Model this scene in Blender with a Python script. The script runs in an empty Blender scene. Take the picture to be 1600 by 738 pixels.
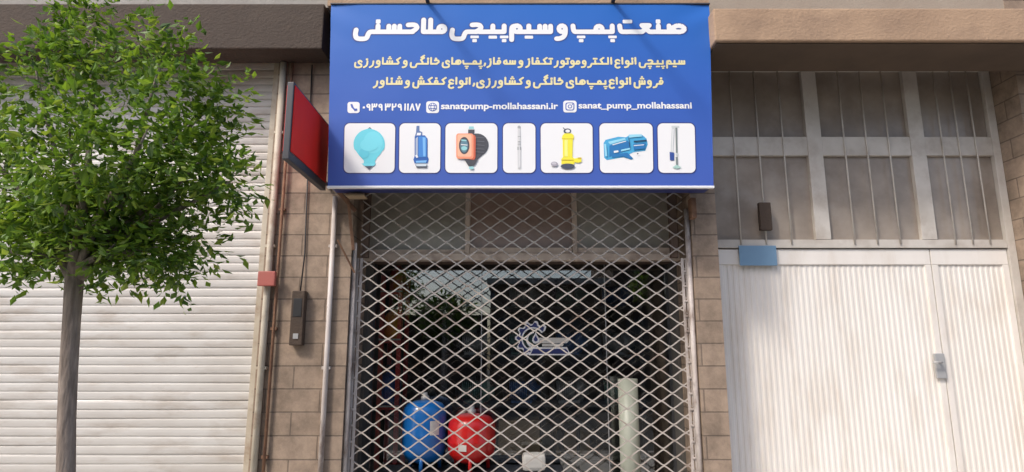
import bpy, bmesh, math, random
from mathutils import Vector, Matrix
from mathutils.geometry import delaunay_2d_cdt
R = math.radians
SC = bpy.context.scene
COL = SC.collection
rng = random.Random(11)

# ------------------------------------------------------------------ camera
CAM = Vector((0, -4.8, 1.5)); PITCH = R(10.6); F = 950.0
cam = bpy.data.objects.new('camera', bpy.data.cameras.new('camera')); COL.objects.link(cam)
cam.location = CAM; cam.rotation_euler = (R(90) + PITCH, 0, 0)
cam.data.sensor_width = 36; cam.data.lens = 36 * F / 1600; cam.data.clip_start = .05; cam.data.clip_end = 400
SC.camera = cam
# ------------------------------------------------------------------ light: hazy high sun from the upper left, pale sky
SUN = Vector((.70, .65, -1.0)).normalized()            # the way the light travels
elev = math.asin(-SUN.z); rot = math.atan2(-SUN.x, -SUN.y)
w = bpy.data.worlds.new('World'); SC.world = w; w.use_nodes = True
sky = w.node_tree.nodes.new('ShaderNodeTexSky'); sky.sky_type = 'NISHITA'; sky.sun_disc = False
sky.sun_elevation = elev; sky.sun_rotation = rot % (2 * math.pi)
sky.dust_density = 6; sky.air_density = 1.0; sky.ozone_density = .6; sky.altitude = 900
bgn = w.node_tree.nodes['Background']; bgn.inputs[1].default_value = .15
w.node_tree.links.new(sky.outputs[0], bgn.inputs[0])
sl = bpy.data.lights.new('sun', 'SUN'); sl.energy = 1.35; sl.angle = R(8); sl.color = (1, .94, .86)
so = bpy.data.objects.new('sun', sl); COL.objects.link(so); so.location = (-6, -8, 12)
so.rotation_euler = SUN.to_track_quat('-Z', 'Y').to_euler()
vs = SC.view_settings; SC.display_settings.display_device = 'sRGB'
vs.view_transform = 'Standard'; vs.look = 'None'; vs.gamma = 1; vs.exposure = 0.9; vs.use_curve_mapping = False
SC.cycles.max_bounces = 10; SC.cycles.transparent_max_bounces = 24

# ------------------------------------------------------------------ helpers
def at(px, py, y):
    "where the sight line through photo pixel (px, py) meets the vertical plane Y = y"
    a = (px - 800) / F; b = -(py - 369) / F
    d = Vector((a, math.cos(PITCH) - b * math.sin(PITCH), math.sin(PITCH) + b * math.cos(PITCH)))
    return CAM + d * ((y - CAM.y) / d.y)
def X(px, py, y): return at(px, py, y).x
def Z(py, y): return at(800, py, y).z

def empty(name, loc=(0, 0, 0)):
    o = bpy.data.objects.new(name, None); COL.objects.link(o); o.location = loc
    o.empty_display_size = .2
    return o
def tag(o, label=None, cat=None, group=None, kind=None):
    if label: o['label'] = label
    if cat: o['category'] = cat
    if group: o['group'] = group
    if kind: o['kind'] = kind
    return o
def copy_tree(o, parent=None):
    c = o.copy(); COL.objects.link(c)
    if parent: c.parent = parent
    for ch in [k for k in COL.objects if k.parent == o]: copy_tree(ch, c)
    return c

class MB:
    def __init__(s): s.bm = bmesh.new(); s.mats = []; s.mi = 0
    def use(s, m):
        if m not in s.mats: s.mats.append(m)
        s.mi = s.mats.index(m); return s
    def face(s, vs, smooth=False):
        f = s.bm.faces.new(vs); f.material_index = s.mi; f.smooth = smooth; return f
    def box(s, x0, x1, y0, y1, z0, z1, bev=0, M=None):
        r = bmesh.ops.create_cube(s.bm, size=1)
        T = Matrix.Translation(((x0 + x1) / 2, (y0 + y1) / 2, (z0 + z1) / 2)) @ Matrix.Diagonal((x1 - x0, y1 - y0, z1 - z0, 1))
        if M: T = M @ T
        bmesh.ops.transform(s.bm, matrix=T, verts=r['verts'])
        fs = {f for v in r['verts'] for f in v.link_faces}
        for f in fs: f.material_index = s.mi
        if bev:
            es = {e for v in r['verts'] for e in v.link_edges}
            q = bmesh.ops.bevel(s.bm, geom=list(es), offset=bev, segments=2, affect='EDGES', profile=.6)
            for f in q['faces']: f.material_index = s.mi
        return s
    def tube(s, pts, rad, n=10, caps=True, smooth=True):
        pts = [Vector(p) for p in pts]; rings = []
        up = Vector((.13, .31, 1))
        for i, p in enumerate(pts):
            t = (pts[min(i + 1, len(pts) - 1)] - pts[max(i - 1, 0)]).normalized()
            if abs(t.dot(up.normalized())) > .96: up = Vector((1, .2, .1))
            a = t.cross(up).normalized(); b = t.cross(a)
            r = rad[i] if isinstance(rad, (list, tuple)) else rad
            rings.append([s.bm.verts.new(p + a * r * math.cos(k * 2 * math.pi / n) + b * r * math.sin(k * 2 * math.pi / n)) for k in range(n)])
        for A, B in zip(rings, rings[1:]):
            for k in range(n): s.face((A[k], A[(k + 1) % n], B[(k + 1) % n], B[k]), smooth)
        if caps: s.face(rings[0][::-1]); s.face(rings[-1])
        return s
    def lathe(s, prof, n=28, M=None, smooth=True):
        "prof: (r, z) pairs turned about Z"
        rings = []
        for r, z in prof:
            ring = []
            for k in range(n):
                v = Vector((r * math.cos(k * 2 * math.pi / n), r * math.sin(k * 2 * math.pi / n), z))
                ring.append(s.bm.verts.new(M @ v if M else v))
            rings.append(ring)
        for A, B in zip(rings, rings[1:]):
            for k in range(n): s.face((A[k], A[(k + 1) % n], B[(k + 1) % n], B[k]), smooth)
        s.face(rings[0][::-1]); s.face(rings[-1]); return s
    def sweep_rect(s, pts, hw, y0, y1):
        "flat strip: pts (x, z), half width hw in the x-z plane, from y0 to y1"
        rings = []
        for i, (x, z) in enumerate(pts):
            a = pts[max(i - 1, 0)]; b = pts[min(i + 1, len(pts) - 1)]
            t = Vector((b[0] - a[0], b[1] - a[1])).normalized(); n = Vector((-t.y, t.x)) * hw
            rings.append([s.bm.verts.new(q) for q in ((x + n.x, y0, z + n.y), (x - n.x, y0, z - n.y), (x - n.x * .8, y1, z - n.y * .8), (x + n.x * .8, y1, z + n.y * .8))])
        for A, B in zip(rings, rings[1:]):
            for k in range(4): s.face((A[k], A[(k + 1) % 4], B[(k + 1) % 4], B[k]), False)
        s.face(rings[0][::-1]); s.face(rings[-1]); return s
    def flat(s, pts, y):
        "flat polygon of (x, z) points facing the street"
        vs = [s.bm.verts.new((x, y, z)) for x, z in pts]
        f = s.face(vs); f.normal_update()
        if f.normal.y > 0: f.normal_flip()
        return s
    def build(s, name, mat=None, parent=None, shift=None):
        if mat is not None: s.mats = [mat] if not s.mats else s.mats
        me = bpy.data.meshes.new(name)
        bmesh.ops.recalc_face_normals(s.bm, faces=s.bm.faces) if not getattr(s, 'keep', False) else None
        s.bm.to_mesh(me); s.bm.free()
        for m in s.mats: me.materials.append(m)
        o = bpy.data.objects.new(name, me); COL.objects.link(o)
        if parent:
            o.parent = parent; o.matrix_parent_inverse = Matrix.Translation(-parent.location)
        return o

# ------------------------------------------------------------------ materials
def mat(name, c, rough=.6, metal=0, c2=None, scale=3.0, amt=.5, stretch=(1, 1, 1), bump=0, bscale=40, c3=None, s3=1.2, a3=.0, spec=.5, coat=0, lo=.35, hi=.65):
    m = bpy.data.materials.new(name); m.use_nodes = True; nt = m.node_tree; N = nt.nodes; L = nt.links
    p = N['Principled BSDF']; p.inputs['Roughness'].default_value = rough; p.inputs['Metallic'].default_value = metal
    p.inputs['Specular IOR Level'].default_value = spec; p.inputs['Coat Weight'].default_value = coat
    p.inputs['Base Color'].default_value = (*c, 1)
    tc = N.new('ShaderNodeTexCoord'); mp = N.new('ShaderNodeMapping'); mp.inputs['Scale'].default_value = stretch
    L.new(tc.outputs['Object'], mp.inputs[0])
    prev = None
    def layer(col, sc, am, src, l0, h0):
        nz = N.new('ShaderNodeTexNoise'); nz.inputs['Scale'].default_value = sc; nz.inputs['Detail'].default_value = 7; nz.inputs['Roughness'].default_value = .62
        L.new(mp.outputs[0], nz.inputs['Vector'])
        mr = N.new('ShaderNodeMapRange'); mr.inputs[1].default_value = l0; mr.inputs[2].default_value = h0; mr.inputs[4].default_value = am
        L.new(nz.outputs[0], mr.inputs[0])
        mx = N.new('ShaderNodeMix'); mx.data_type = 'RGBA'; L.new(mr.outputs[0], mx.inputs[0])
        if src is None: mx.inputs[6].default_value = (*c, 1)
        else: L.new(src, mx.inputs[6])
        mx.inputs[7].default_value = (*col, 1); return mx.outputs[2]
    if c2: prev = layer(c2, scale, amt, prev, lo, hi)
    if c3: prev = layer(c3, s3, a3, prev, .5, .72)
    if prev is not None: L.new(prev, p.inputs['Base Color'])
    if bump:
        nz = N.new('ShaderNodeTexNoise'); nz.inputs['Scale'].default_value = bscale; nz.inputs['Detail'].default_value = 5
        L.new(mp.outputs[0], nz.inputs['Vector'])
        b = N.new('ShaderNodeBump'); b.inputs['Strength'].default_value = bump; b.inputs['Distance'].default_value = .01
        L.new(nz.outputs[0], b.inputs['Height']); L.new(b.outputs[0], p.inputs['Normal'])
    return m
def rgb(r, g, b):
    f = lambda v: (v / 255 / 12.92) if v <= 10 else ((v / 255 + .055) / 1.055) ** 2.4
    return (f(r), f(g), f(b))
def glass(name, tint, refl, rough=.0):
    m = bpy.data.materials.new(name); m.use_nodes = True; nt = m.node_tree; N = nt.nodes; L = nt.links
    N.remove(N['Principled BSDF'])
    t = N.new('ShaderNodeBsdfTransparent'); t.inputs[0].default_value = (*tint, 1)
    g = N.new('ShaderNodeBsdfGlossy'); g.inputs['Roughness'].default_value = rough
    fr = N.new('ShaderNodeFresnel'); fr.inputs[0].default_value = 1.5
    ad = N.new('ShaderNodeMath'); ad.operation = 'MULTIPLY_ADD'; ad.inputs[1].default_value = 1.2; ad.inputs[2].default_value = refl; ad.use_clamp = True
    L.new(fr.outputs[0], ad.inputs[0])
    mx = N.new('ShaderNodeMixShader'); L.new(ad.outputs[0], mx.inputs[0]); L.new(t.outputs[0], mx.inputs[1]); L.new(g.outputs[0], mx.inputs[2])
    L.new(mx.outputs[0], N['Material Output'].inputs[0]); return m
def stone(name, c, c2, joint, bw, bh, bump=.5):
    m = mat(name, c, .85); nt = m.node_tree; N = nt.nodes; L = nt.links; p = N['Principled BSDF']
    tc = N.new('ShaderNodeTexCoord'); sx = N.new('ShaderNodeSeparateXYZ'); cb = N.new('ShaderNodeCombineXYZ')
    L.new(tc.outputs['Object'], sx.inputs[0])
    ad = N.new('ShaderNodeMath'); ad.operation = 'ADD'; L.new(sx.outputs[0], ad.inputs[0]); L.new(sx.outputs[1], ad.inputs[1])
    L.new(ad.outputs[0], cb.inputs[0]); L.new(sx.outputs[2], cb.inputs[1])
    b = N.new('ShaderNodeTexBrick'); b.inputs['Scale'].default_value = 1; b.inputs['Brick Width'].default_value = bw; b.inputs['Row Height'].default_value = bh
    b.inputs['Mortar Size'].default_value = .006; b.inputs['Mortar Smooth'].default_value = .3
    b.inputs['Color1'].default_value = (*c, 1); b.inputs['Color2'].default_value = (*c2, 1); b.inputs['Mortar'].default_value = (*joint, 1)
    L.new(cb.outputs[0], b.inputs['Vector'])
    nz = N.new('ShaderNodeTexNoise'); nz.inputs['Scale'].default_value = 5; nz.inputs['Detail'].default_value = 9; nz.inputs['Roughness'].default_value = .7
    L.new(tc.outputs['Object'], nz.inputs['Vector'])
    mr = N.new('ShaderNodeMapRange'); mr.inputs[1].default_value = .35; mr.inputs[2].default_value = .7; mr.inputs[3].default_value = .55; mr.inputs[4].default_value = 1.15
    L.new(nz.outputs[0], mr.inputs[0])
    mx = N.new('ShaderNodeMix'); mx.data_type = 'RGBA'; mx.blend_type = 'MULTIPLY'; mx.inputs[0].default_value = 1
    L.new(b.outputs[0], mx.inputs[6]); L.new(mr.outputs[0], mx.inputs[7]); L.new(mx.outputs[2], p.inputs['Base Color'])
    bp = N.new('ShaderNodeBump'); bp.inputs['Strength'].default_value = bump; bp.inputs['Distance'].default_value = .012
    sb = N.new('ShaderNodeMath'); sb.operation = 'MULTIPLY_ADD'; sb.inputs[1].default_value = -1; L.new(b.outputs[1], sb.inputs[0]); L.new(nz.outputs[0], sb.inputs[2])
    L.new(sb.outputs[0], bp.inputs['Height']); L.new(bp.outputs[0], p.inputs['Normal'])
    return m

M = {}
M['pave'] = mat('pave', (.46, .44, .40), .9, c2=(.36, .34, .31), scale=4, bump=.3)
M['asphalt'] = mat('asphalt', (.055, .053, .05), .92, c2=(.09, .085, .08), scale=9, bump=.4, bscale=140)
M['kerb'] = mat('kerb', (.36, .34, .31), .9, c2=(.22, .2, .18), scale=6, bump=.3)
M['stone'] = stone('stone', (.36, .27, .20), (.32, .238, .175), (.19, .143, .108), .42, .172)
M['wall'] = mat('wall', (.33, .28, .225), .9, c2=(.24, .19, .15), scale=2.5, bump=.3, bscale=60)
M['brown'] = mat('brown', (.06, .038, .025), .8, c2=(.035, .024, .018), scale=3, amt=.9, stretch=(1, 1, 1.3), bump=.5, bscale=45, c3=(.09, .06, .04), s3=3, a3=.6)
M['tan'] = mat('tan', (.42, .285, .185), .85, c2=(.30, .2, .13), scale=2.0, amt=.8, stretch=(.9, .9, 1.2), bump=.5, bscale=45, c3=(.2, .135, .095), s3=3.0, a3=.5)
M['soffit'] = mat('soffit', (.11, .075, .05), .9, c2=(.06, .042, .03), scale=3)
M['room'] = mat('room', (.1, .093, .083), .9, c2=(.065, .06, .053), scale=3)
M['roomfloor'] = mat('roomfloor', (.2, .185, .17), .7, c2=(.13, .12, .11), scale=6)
M['shutter'] = mat('shutter', (.56, .545, .52), .5, metal=.1, c2=(.46, .43, .395), scale=1.6, amt=.75, stretch=(1, 1, 3), c3=(.26, .19, .13), s3=2.3, a3=.5)
M['cream'] = mat('cream', (.52, .47, .38), .55, c2=(.38, .32, .24), scale=5, amt=.7, c3=(.2, .1, .05), s3=7, a3=.6)
M['white_door'] = mat('white_door', (.78, .74, .69), .45, c2=(.69, .645, .59), scale=1.5, amt=.8, stretch=(1.6, 1, .4), c3=(.5, .41, .32), s3=3.6, a3=.42, bump=.05, bscale=9)
M['white_frame'] = mat('white_frame', (.58, .54, .49), .5, c2=(.44, .40, .35), scale=3, amt=.8, c3=(.26, .19, .14), s3=5, a3=.4)
M['gatewire'] = mat('gatewire', (.49, .44, .39), .5, metal=.2, c2=(.48, .43, .38), scale=5, amt=.8, c3=(.2, .115, .07), s3=5, a3=.75)
M['gatepost'] = mat('gatepost', (.55, .5, .47), .5, c2=(.40, .34, .30), scale=6, amt=.8, stretch=(1, 1, .5), c3=(.10, .055, .035), s3=9, a3=.9)
M['rust'] = mat('rust', (.24, .13, .075), .85, c2=(.13, .065, .04), scale=11, amt=.9, bump=.4, bscale=90)
M['oldframe'] = mat('oldframe', (.74, .63, .53), .6, c2=(.58, .46, .37), scale=8, amt=.85, c3=(.2, .11, .07), s3=6, a3=.55)
M['oldwood'] = mat('oldwood', (.13, .085, .06), .8, c2=(.07, .045, .03), scale=6, stretch=(4, 4, .6))
M['woodblock'] = mat('woodblock', (.36, .27, .17), .85, c2=(.24, .17, .1), scale=9, stretch=(.6, 3, 3))
M['black'] = mat('black', (.018, .018, .02), .5)
M['dkgrey'] = mat('dkgrey', (.06, .06, .063), .5, c2=(.035, .035, .037), scale=8)
M['grey'] = mat('grey', (.4, .4, .4), .45, metal=.2, c2=(.3, .3, .3), scale=7)
M['green_motor'] = mat('green_motor', (.12, .25, .21), .4, c2=(.08, .16, .14), scale=7)
M['blue_motor'] = mat('blue_motor', (.05, .14, .34), .4, c2=(.04, .1, .25), scale=7)
M['carton'] = mat('carton', (.45, .31, .18), .85, c2=(.38, .25, .14), scale=5)
M['tankblue'] = mat('tankblue', (.006, .13, .42), .3, c2=(.006, .105, .36), scale=3, coat=.3)
M['tankred'] = mat('tankred', (.54, .012, .01), .3, c2=(.46, .011, .01), scale=3, coat=.3)
M['rackred'] = mat('rackred', (.62, .03, .02), .5, c2=(.45, .025, .018), scale=6)
M['orange'] = mat('orange', (.75, .22, .02), .4)
M['canblue'] = mat('canblue', (.02, .08, .32), .4)
M['pvc'] = mat('pvc', (.42, .44, .36), .4, c2=(.35, .37, .30), scale=3, amt=.7)
M['label'] = mat('label', (.62, .6, .55), .6, c2=(.5, .48, .44), scale=20)
M['bark'] = mat('bark', (.30, .245, .205), .9, c2=(.13, .1, .08), scale=16, amt=.9, stretch=(2.4, 2.4, .4), bump=1, bscale=26)
M['print_white'] = mat('print_white', (.80, .80, .80), .4)
M['outline'] = mat('outline', (.03, .06, .24), .4)
M['print_cream'] = mat('print_cream', (.76, .68, .36), .42)
M['print_navy'] = mat('print_navy', (.025, .035, .15), .4)
M['red_face'] = mat('red_face', (.78, .022, .012), .65, spec=.2, c2=(.62, .024, .016), scale=2.5, amt=.7)
M['signsteel'] = mat('signsteel', (.05, .05, .06), .5, c2=(.03, .03, .035), scale=5)
M['plaque'] = mat('plaque', (.17, .29, .42), .4, c2=(.14, .24, .36), scale=4)
M['redbox'] = mat('redbox', (.40, .10, .08), .6, c2=(.3, .1, .08), scale=9)
M['glass'] = glass('glass', (.95, .97, .96), .07)
M['pane'] = mat('pane', (.42, .40, .335), .35, c2=(.28, .265, .22), scale=2.2, amt=.9, c3=(.26, .245, .21), s3=3, a3=.5, spec=.7)
M['pane_brown'] = mat('pane_brown', (.38, .27, .22), .35, c2=(.28, .2, .16), scale=2.2, amt=.9, c3=(.26, .21, .18), s3=3, a3=.4, spec=.7)
M['dusty'] = mat('dusty', (.34, .285, .235), .3, c2=(.2, .165, .135), scale=2.2, amt=.95, c3=(.45, .41, .37), s3=2.6, a3=.4, spec=.7)
for i, c in enumerate([(.115, .21, .024), (.185, .29, .03), (.06, .12, .02), (.24, .32, .045)]):
    m = mat('leaf%d' % i, c, .5, c2=tuple(k * .7 for k in c), scale=3); M['leaf%d' % i] = m
    nt = m.node_tree; p = nt.nodes['Principled BSDF']; out = nt.nodes['Material Output']
    tr = nt.nodes.new('ShaderNodeBsdfTranslucent'); tr.inputs[0].default_value = (c[0] * 1.5, c[1] * 1.5, c[2], 1)
    mx = nt.nodes.new('ShaderNodeMixShader'); mx.inputs[0].default_value = .35
    nt.links.new(p.outputs[0], mx.inputs[1]); nt.links.new(tr.outputs[0], mx.inputs[2]); nt.links.new(mx.outputs[0], out.inputs[0])

# ------------------------------------------------------------------ key planes
YL = 0.72                                   # glass doors, set back behind the transom
YW, YG, YF, YS = 0.0, 0.10, 0.42, -0.38      # pier face, gate, shop glass, sign face

# ------------------------------------------------------------------ ground
def struct(o): o['kind'] = 'structure'; return o
struct(MB().box(-40, 40, -40, 40, -.6, -.13).build('road', M['asphalt']))
struct(MB().box(-40, 40, -3.15, 12, -.12, 0).build('pavement', M['pave']))
struct(MB().box(-40, 40, -3.32, -3.152, -.125, .012, .012).build('kerb', M['kerb']))
struct(MB().box(-40, 40, -40, -10.5, -.125, .01).build('far_pavement', M['asphalt']))

# ------------------------------------------------------------------ building
gxL, gxR = X(541, 560, YW), X(1092, 560, YW)           # shop opening between the piers
sxR = X(401, 560, YW)                                   # right end of the shutter opening
dxL = X(1133, 560, YW)                                  # left end of the garage opening
dxR = X(1612, 560, .28)
sxL = -6.2
zHead = Z(292, YG)                                      # head of the shop opening
zG = Z(100, .28)                                        # head of the garage opening
zSh = Z(88, .1)                                         # head of the shutter opening
TOP = 6.4
bld = tag(empty('storefront_building', (0, 3, 0)), 'brown stone clad building with shops behind the blue sign', 'building')
MB().box(sxR, gxL, YW, 4, 0, TOP).build('stone_pier', M['stone'], bld)
MB().box(gxR, dxL, YW, 4, 0, TOP).build('stone_pier', M['stone'], bld)
MB().box(dxR, dxR + 1.3, YW, 4, 0, TOP).build('stone_pier', M['stone'], bld)
MB().box(sxL - 1.2, sxL, YW, 4, 0, TOP).build('stone_pier', M['stone'], bld)
MB().box(gxL, gxR, .0 + .004, 4, zHead + .12, TOP).build('wall', M['wall'], bld)
MB().box(dxL, dxR, .004, 4, zG, TOP).build('wall', M['wall'], bld)
MB().box(sxL, sxR, .004, 4, zSh + .24, TOP).build('wall', M['wall'], bld)
MB().box(sxL, sxR, .02, .5, zSh, zSh + .24).build('lintel', M['tan'], bld)
MB().box(sxL - 1.2, dxR + 1.3, 4, 9, 0, TOP - .01).build('rear_wall', M['wall'], bld)
MB().box(sxL - 1.3, dxR + 1.4, -.12, 9.1, TOP, TOP + .25).build('roof', M['wall'], bld)
# ledges: the tan one over the garage, the brown one over the shutter
zl0, zl1 = Z(66, -.5), Z(13, -.5)
lx = X(1116, 40, -.5)
m = MB().use(M['tan']); m.box(lx, dxR + 1.6, -.5, -.002, zl0 + .012, zl1, .012)
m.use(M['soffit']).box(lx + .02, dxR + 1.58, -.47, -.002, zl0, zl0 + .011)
m.build('ledge', None, bld)
ll0, ll1 = Z(76, -.26), Z(6, -.26)
MB().box(sxL - 1.4, X(505, 40, -.26), -.26, -.002, ll0, ll1, .01).build('ledge', M['brown'], bld)
MB().box(sxL - 1.4, X(520, 10, -.2), -.2, -.002, ll1 + .002, ll1 + .07).build('ledge_cap', M['kerb'], bld)
# strip of pale ledge seen over the sign
MB().box(X(515, 2, -.25), X(1104, 2, -.25), -.3, -.002, Z(9, -.3), Z(-30, -.3)).build('sign_ledge', M['tan'], bld)
# shop room
rx0, rx1, ry1, rz1 = gxL - .9, gxR + .9, 3.98, 3.3
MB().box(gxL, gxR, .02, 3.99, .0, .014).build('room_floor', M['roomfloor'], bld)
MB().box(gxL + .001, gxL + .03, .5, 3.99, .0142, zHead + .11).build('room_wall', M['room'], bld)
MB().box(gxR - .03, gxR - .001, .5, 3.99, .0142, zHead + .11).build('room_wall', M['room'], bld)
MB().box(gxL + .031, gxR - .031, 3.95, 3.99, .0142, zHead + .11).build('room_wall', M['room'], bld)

# ------------------------------------------------------------------ roller shutter
sh = tag(empty('roller_shutter', ((sxL + sxR) / 2, .14, 0)), 'closed pale grey roller shutter of horizontal slats behind the tree', 'roller shutter')
mb = MB(); pitch = .068; z = .09; prof = []
while z < zSh - .02:
    for k, (dz, dy) in enumerate(((.0, .002), (.003, -.003), (.012, -.0052), (.032, -.0062), (.052, -.0052), (.061, -.003), (.064, .002))):
        prof.append((z + dz, .15 + dy))
    z += pitch
NXS = 26; xs = [sxL + .01 + (sxR - .085 - sxL) * k / NXS for k in range(NXS + 1)]; rows = []
for i, (zz, y) in enumerate(prof):
    if i % 7 == 0: ja, jb, jc, jd = rng.uniform(-.0035, .0035), rng.uniform(0, 6), rng.uniform(1, 3), rng.uniform(-.0025, .0025)
    rows.append([mb.bm.verts.new((x, y + ja * math.sin(x * jc + jb) + .006 * math.sin(x * 1.1 + zz * 2.0) * math.sin(zz * 1.7 + .4), zz + jd + .002 * math.sin(x * 1.7 + jb))) for x in xs])
for A, B in zip(rows, rows[1:]):
    for k in range(NXS): mb.face((A[k], A[k + 1], B[k + 1], B[k]))
mb.build('slat_curtain', M['shutter'], sh)
MB().box(sxL + .01, sxR - .075, .12, .17, .016, .085, .006).build('bottom_bar', M['shutter'], sh)
for x in (sxL + .005, sxR - .07):
    MB().box(x, x + .065, .07, .19, .002, zSh - .003, .004).build('guide_rail', M['cream'], sh)
MB().box(sxR - .52, sxR - .40, .105, .128, .3, .36, .004).build('lock', M['grey'], sh)

# ------------------------------------------------------------------ garage door with barred transom
gd = tag(empty('garage_door', ((dxL + dxR) / 2, .3, 0)), 'white ribbed metal double door with barred transom windows above', 'garage door')
YD = .28
zb = Z(388, YD)        # top of the leaves
jx0, jx1 = dxL + .004, dxR - .004
seam = X(1474, 560, YD)
def ribbed(x0, x1, z0, z1, y, n):
    mb = MB(); pr = []
    step = (x1 - x0) / n
    for i in range(n):
        a = x0 + i * step
        pr += [(a, 0), (a + step * .36, 0), (a + step * .5, .0048), (a + step * .86, .0048)]
    pr.append((x1, 0))
    bot = [mb.bm.verts.new((x, y + d, z0)) for x, d in pr]; top = [mb.bm.verts.new((x, y + d, z1)) for x, d in pr]
    for i in range(len(pr) - 1): mb.face((bot[i], bot[i + 1], top[i + 1], top[i]))
    return mb
for a, b in ((jx0 + .07, seam - .004), (seam + .004, jx1 - .07)):
    lf = MB().use(M['white_door'])
    lf.box(a, b, YD, YD + .04, zb - .14, zb - .01, .004); lf.box(a, b, YD, YD + .04, .03, .15, .004)
    lf.box(a, a + .05, YD, YD + .04, .151, zb - .141, .003); lf.box(b - .05, b, YD, YD + .04, .151, zb - .141, .003)
    L_ = lf.build('door_leaf', None, gd)
    n = max(3, int((b - a - .1) / .045))
    pn = ribbed(a + .05, b - .05, .15, zb - .14, YD + .012, n).build('ribbed_panel', M['white_door'], L_)
    pn.matrix_parent_inverse = Matrix.Identity(4)
for zz in (.4, 1.2, 2.0): MB().tube([(jx0 + .07, YD - .012, zz), (jx0 + .07, YD - .012, zz + .11)], .011, 8).build('hinge', M['white_frame'], gd)
hx, hz = X(1472, 572, YD - .03), Z(572, YD - .03)
mb = MB().use(M['grey']); mb.box(hx - .045, hx + .035, YD - .025, YD - .002, hz - .1, hz + .1, .006)
mb.tube([(hx - .02, YD - .02, hz + .03), (hx - .02, YD - .065, hz + .03), (hx - .09, YD - .065, hz + .028)], .009, 8)
mb.build('lock_handle', None, gd)
fr = MB().use(M['white_frame'])
fr.box(jx0, jx0 + .066, YD - .02, YD + .05, .002, zG - .003, .004); fr.box(jx1 - .066, jx1, YD - .02, YD + .05, .002, zG - .003, .004)
fx0, fx1 = jx0 + .068, jx1 - .068
fr.box(fx0, fx1, YD - .018, YD + .05, zb, zb + .07, .003)
zt = zG - .07
fr.box(fx0, fx1, YD - .018, YD + .05, zt, zG - .003, .003)
zm0, zm1 = Z(244, YD), Z(215, YD)
bars = [(X(1267, 300, YD), X(1290, 300, YD)), (X(1430, 300, YD), X(1453, 300, YD))]
for a, b in bars: fr.box(a, b, YD - .02, YD + .05, zb + .072, zt - .002, .003)
xsplit = [fx0] + [v for ab in bars for v in ab] + [fx1]
cols = [(xsplit[0], xsplit[1]), (xsplit[2], xsplit[3]), (xsplit[4], xsplit[5])]
for a, b in cols: fr.box(a + .001, b - .001, YD - .016, YD + .05, zm0, zm1, .003)
fr.build('door_frame', None, gd)
for a, b in cols:
    for z0, z1 in ((zb + .072, zm0 - .001), (zm1 + .001, zt - .001)):
        MB().box(a + .001, b - .001, YD + .02, YD + .028, z0, z1).build('window_pane', M['dusty'], gd)
    for k in range(3):
        xx = a + (b - a) * (k + 1) / 4
        MB().tube([(xx, YD - .024, zb + .03), (xx, YD - .024, zt + .03)], .0065, 8).build('security_bar', M['white_frame'], gd)
pq = tag(MB().box(X(1153, 400, YD), X(1211, 400, YD), YD - .035, YD - .0205, Z(416, YD), Z(385, YD), .004).build('wall_plaque', M['plaque']),
         'small pale blue plaque at the top left of the white door', 'plaque')

# ------------------------------------------------------------------ shop front behind the gate
sf = tag(empty('glass_shopfront', (0, YF, 0)), 'shop front of glass panels under a dusty three pane transom', 'shopfront')
zt0, zt1 = Z(408, YF), Z(397, YF)
MB().box(gxL + .002, gxR - .002, YF - .045, YF + .045, zt0, zt1, .005).build('transom_bar', M['oldframe'], sf)
xa, xb = X(560, 350, YF), X(1066, 350, YF)
MB().box(gxL + .002, xa, YF - .03, YF + .04, zt1 + .001, zHead + .1).build('frame_post', M['oldwood'], sf)
MB().box(xb, gxR - .002, YF - .03, YF + .04, zt1 + .001, zHead + .1).build('frame_post', M['oldwood'], sf)
ml = [X(731, 350, YF), X(897, 350, YF)]
for x in ml: MB().box(x - .021, x + .021, YF - .04, YF + .04, zt1 + .001, zHead + .1, .004).build('mullion', M['oldframe'], sf)
ed = [xa + .001, ml[0] - .022, ml[0] + .022, ml[1] - .022, ml[1] + .022, xb - .001]
for i in range(3):
    p = MB().box(ed[2 * i], ed[2 * i + 1], YF + .005, YF + .011, zt1 + .001, zHead + .1).build('transom_pane', M['pane_brown'] if i == 1 else M['pane'], sf)
    MB().box(ed[2 * i] + .001, ed[2 * i + 1] - .001, YF - .03, YF + .003, zt1 + .002, Z(388 if i else 391, YF), .003).build('pane_bead', M['oldframe'], sf)
zt2 = zt0 + .012
MB().box(gxL + .002, gxR - .002, YF + .046, YL + .05, zt2, zt2 + .04).build('head_board', M['oldwood'], sf)
px_ = [gxL + .05, X(752, 560, YL), X(948, 560, YL), gxR - .05]
MB().box(gxL + .002, gxL + .05, YL - .02, YL + .03, .015, zt2 - .001).build('frame_post', M['dkgrey'], sf)
MB().box(gxR - .05, gxR - .002, YL - .02, YL + .03, .015, zt2 - .001).build('frame_post', M['dkgrey'], sf)
for i in range(3):
    MB().box(px_[i] + .004, px_[i + 1] - .004, YL, YL + .008, .03, zt2 - .002).build('glass_panel', M['glass'], sf)
for x in px_[1:3]: MB().box(x - .0035, x + .0035, YL - .004, YL + .014, .03, zt2 - .002).build('joint_strip', M['grey'], sf)
MB().box(gxL + .051, gxR - .051, YL - .015, YL + .025, .0145, .029).build('sill', M['dkgrey'], sf)
hxx = X(925, 640, YL)

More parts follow.
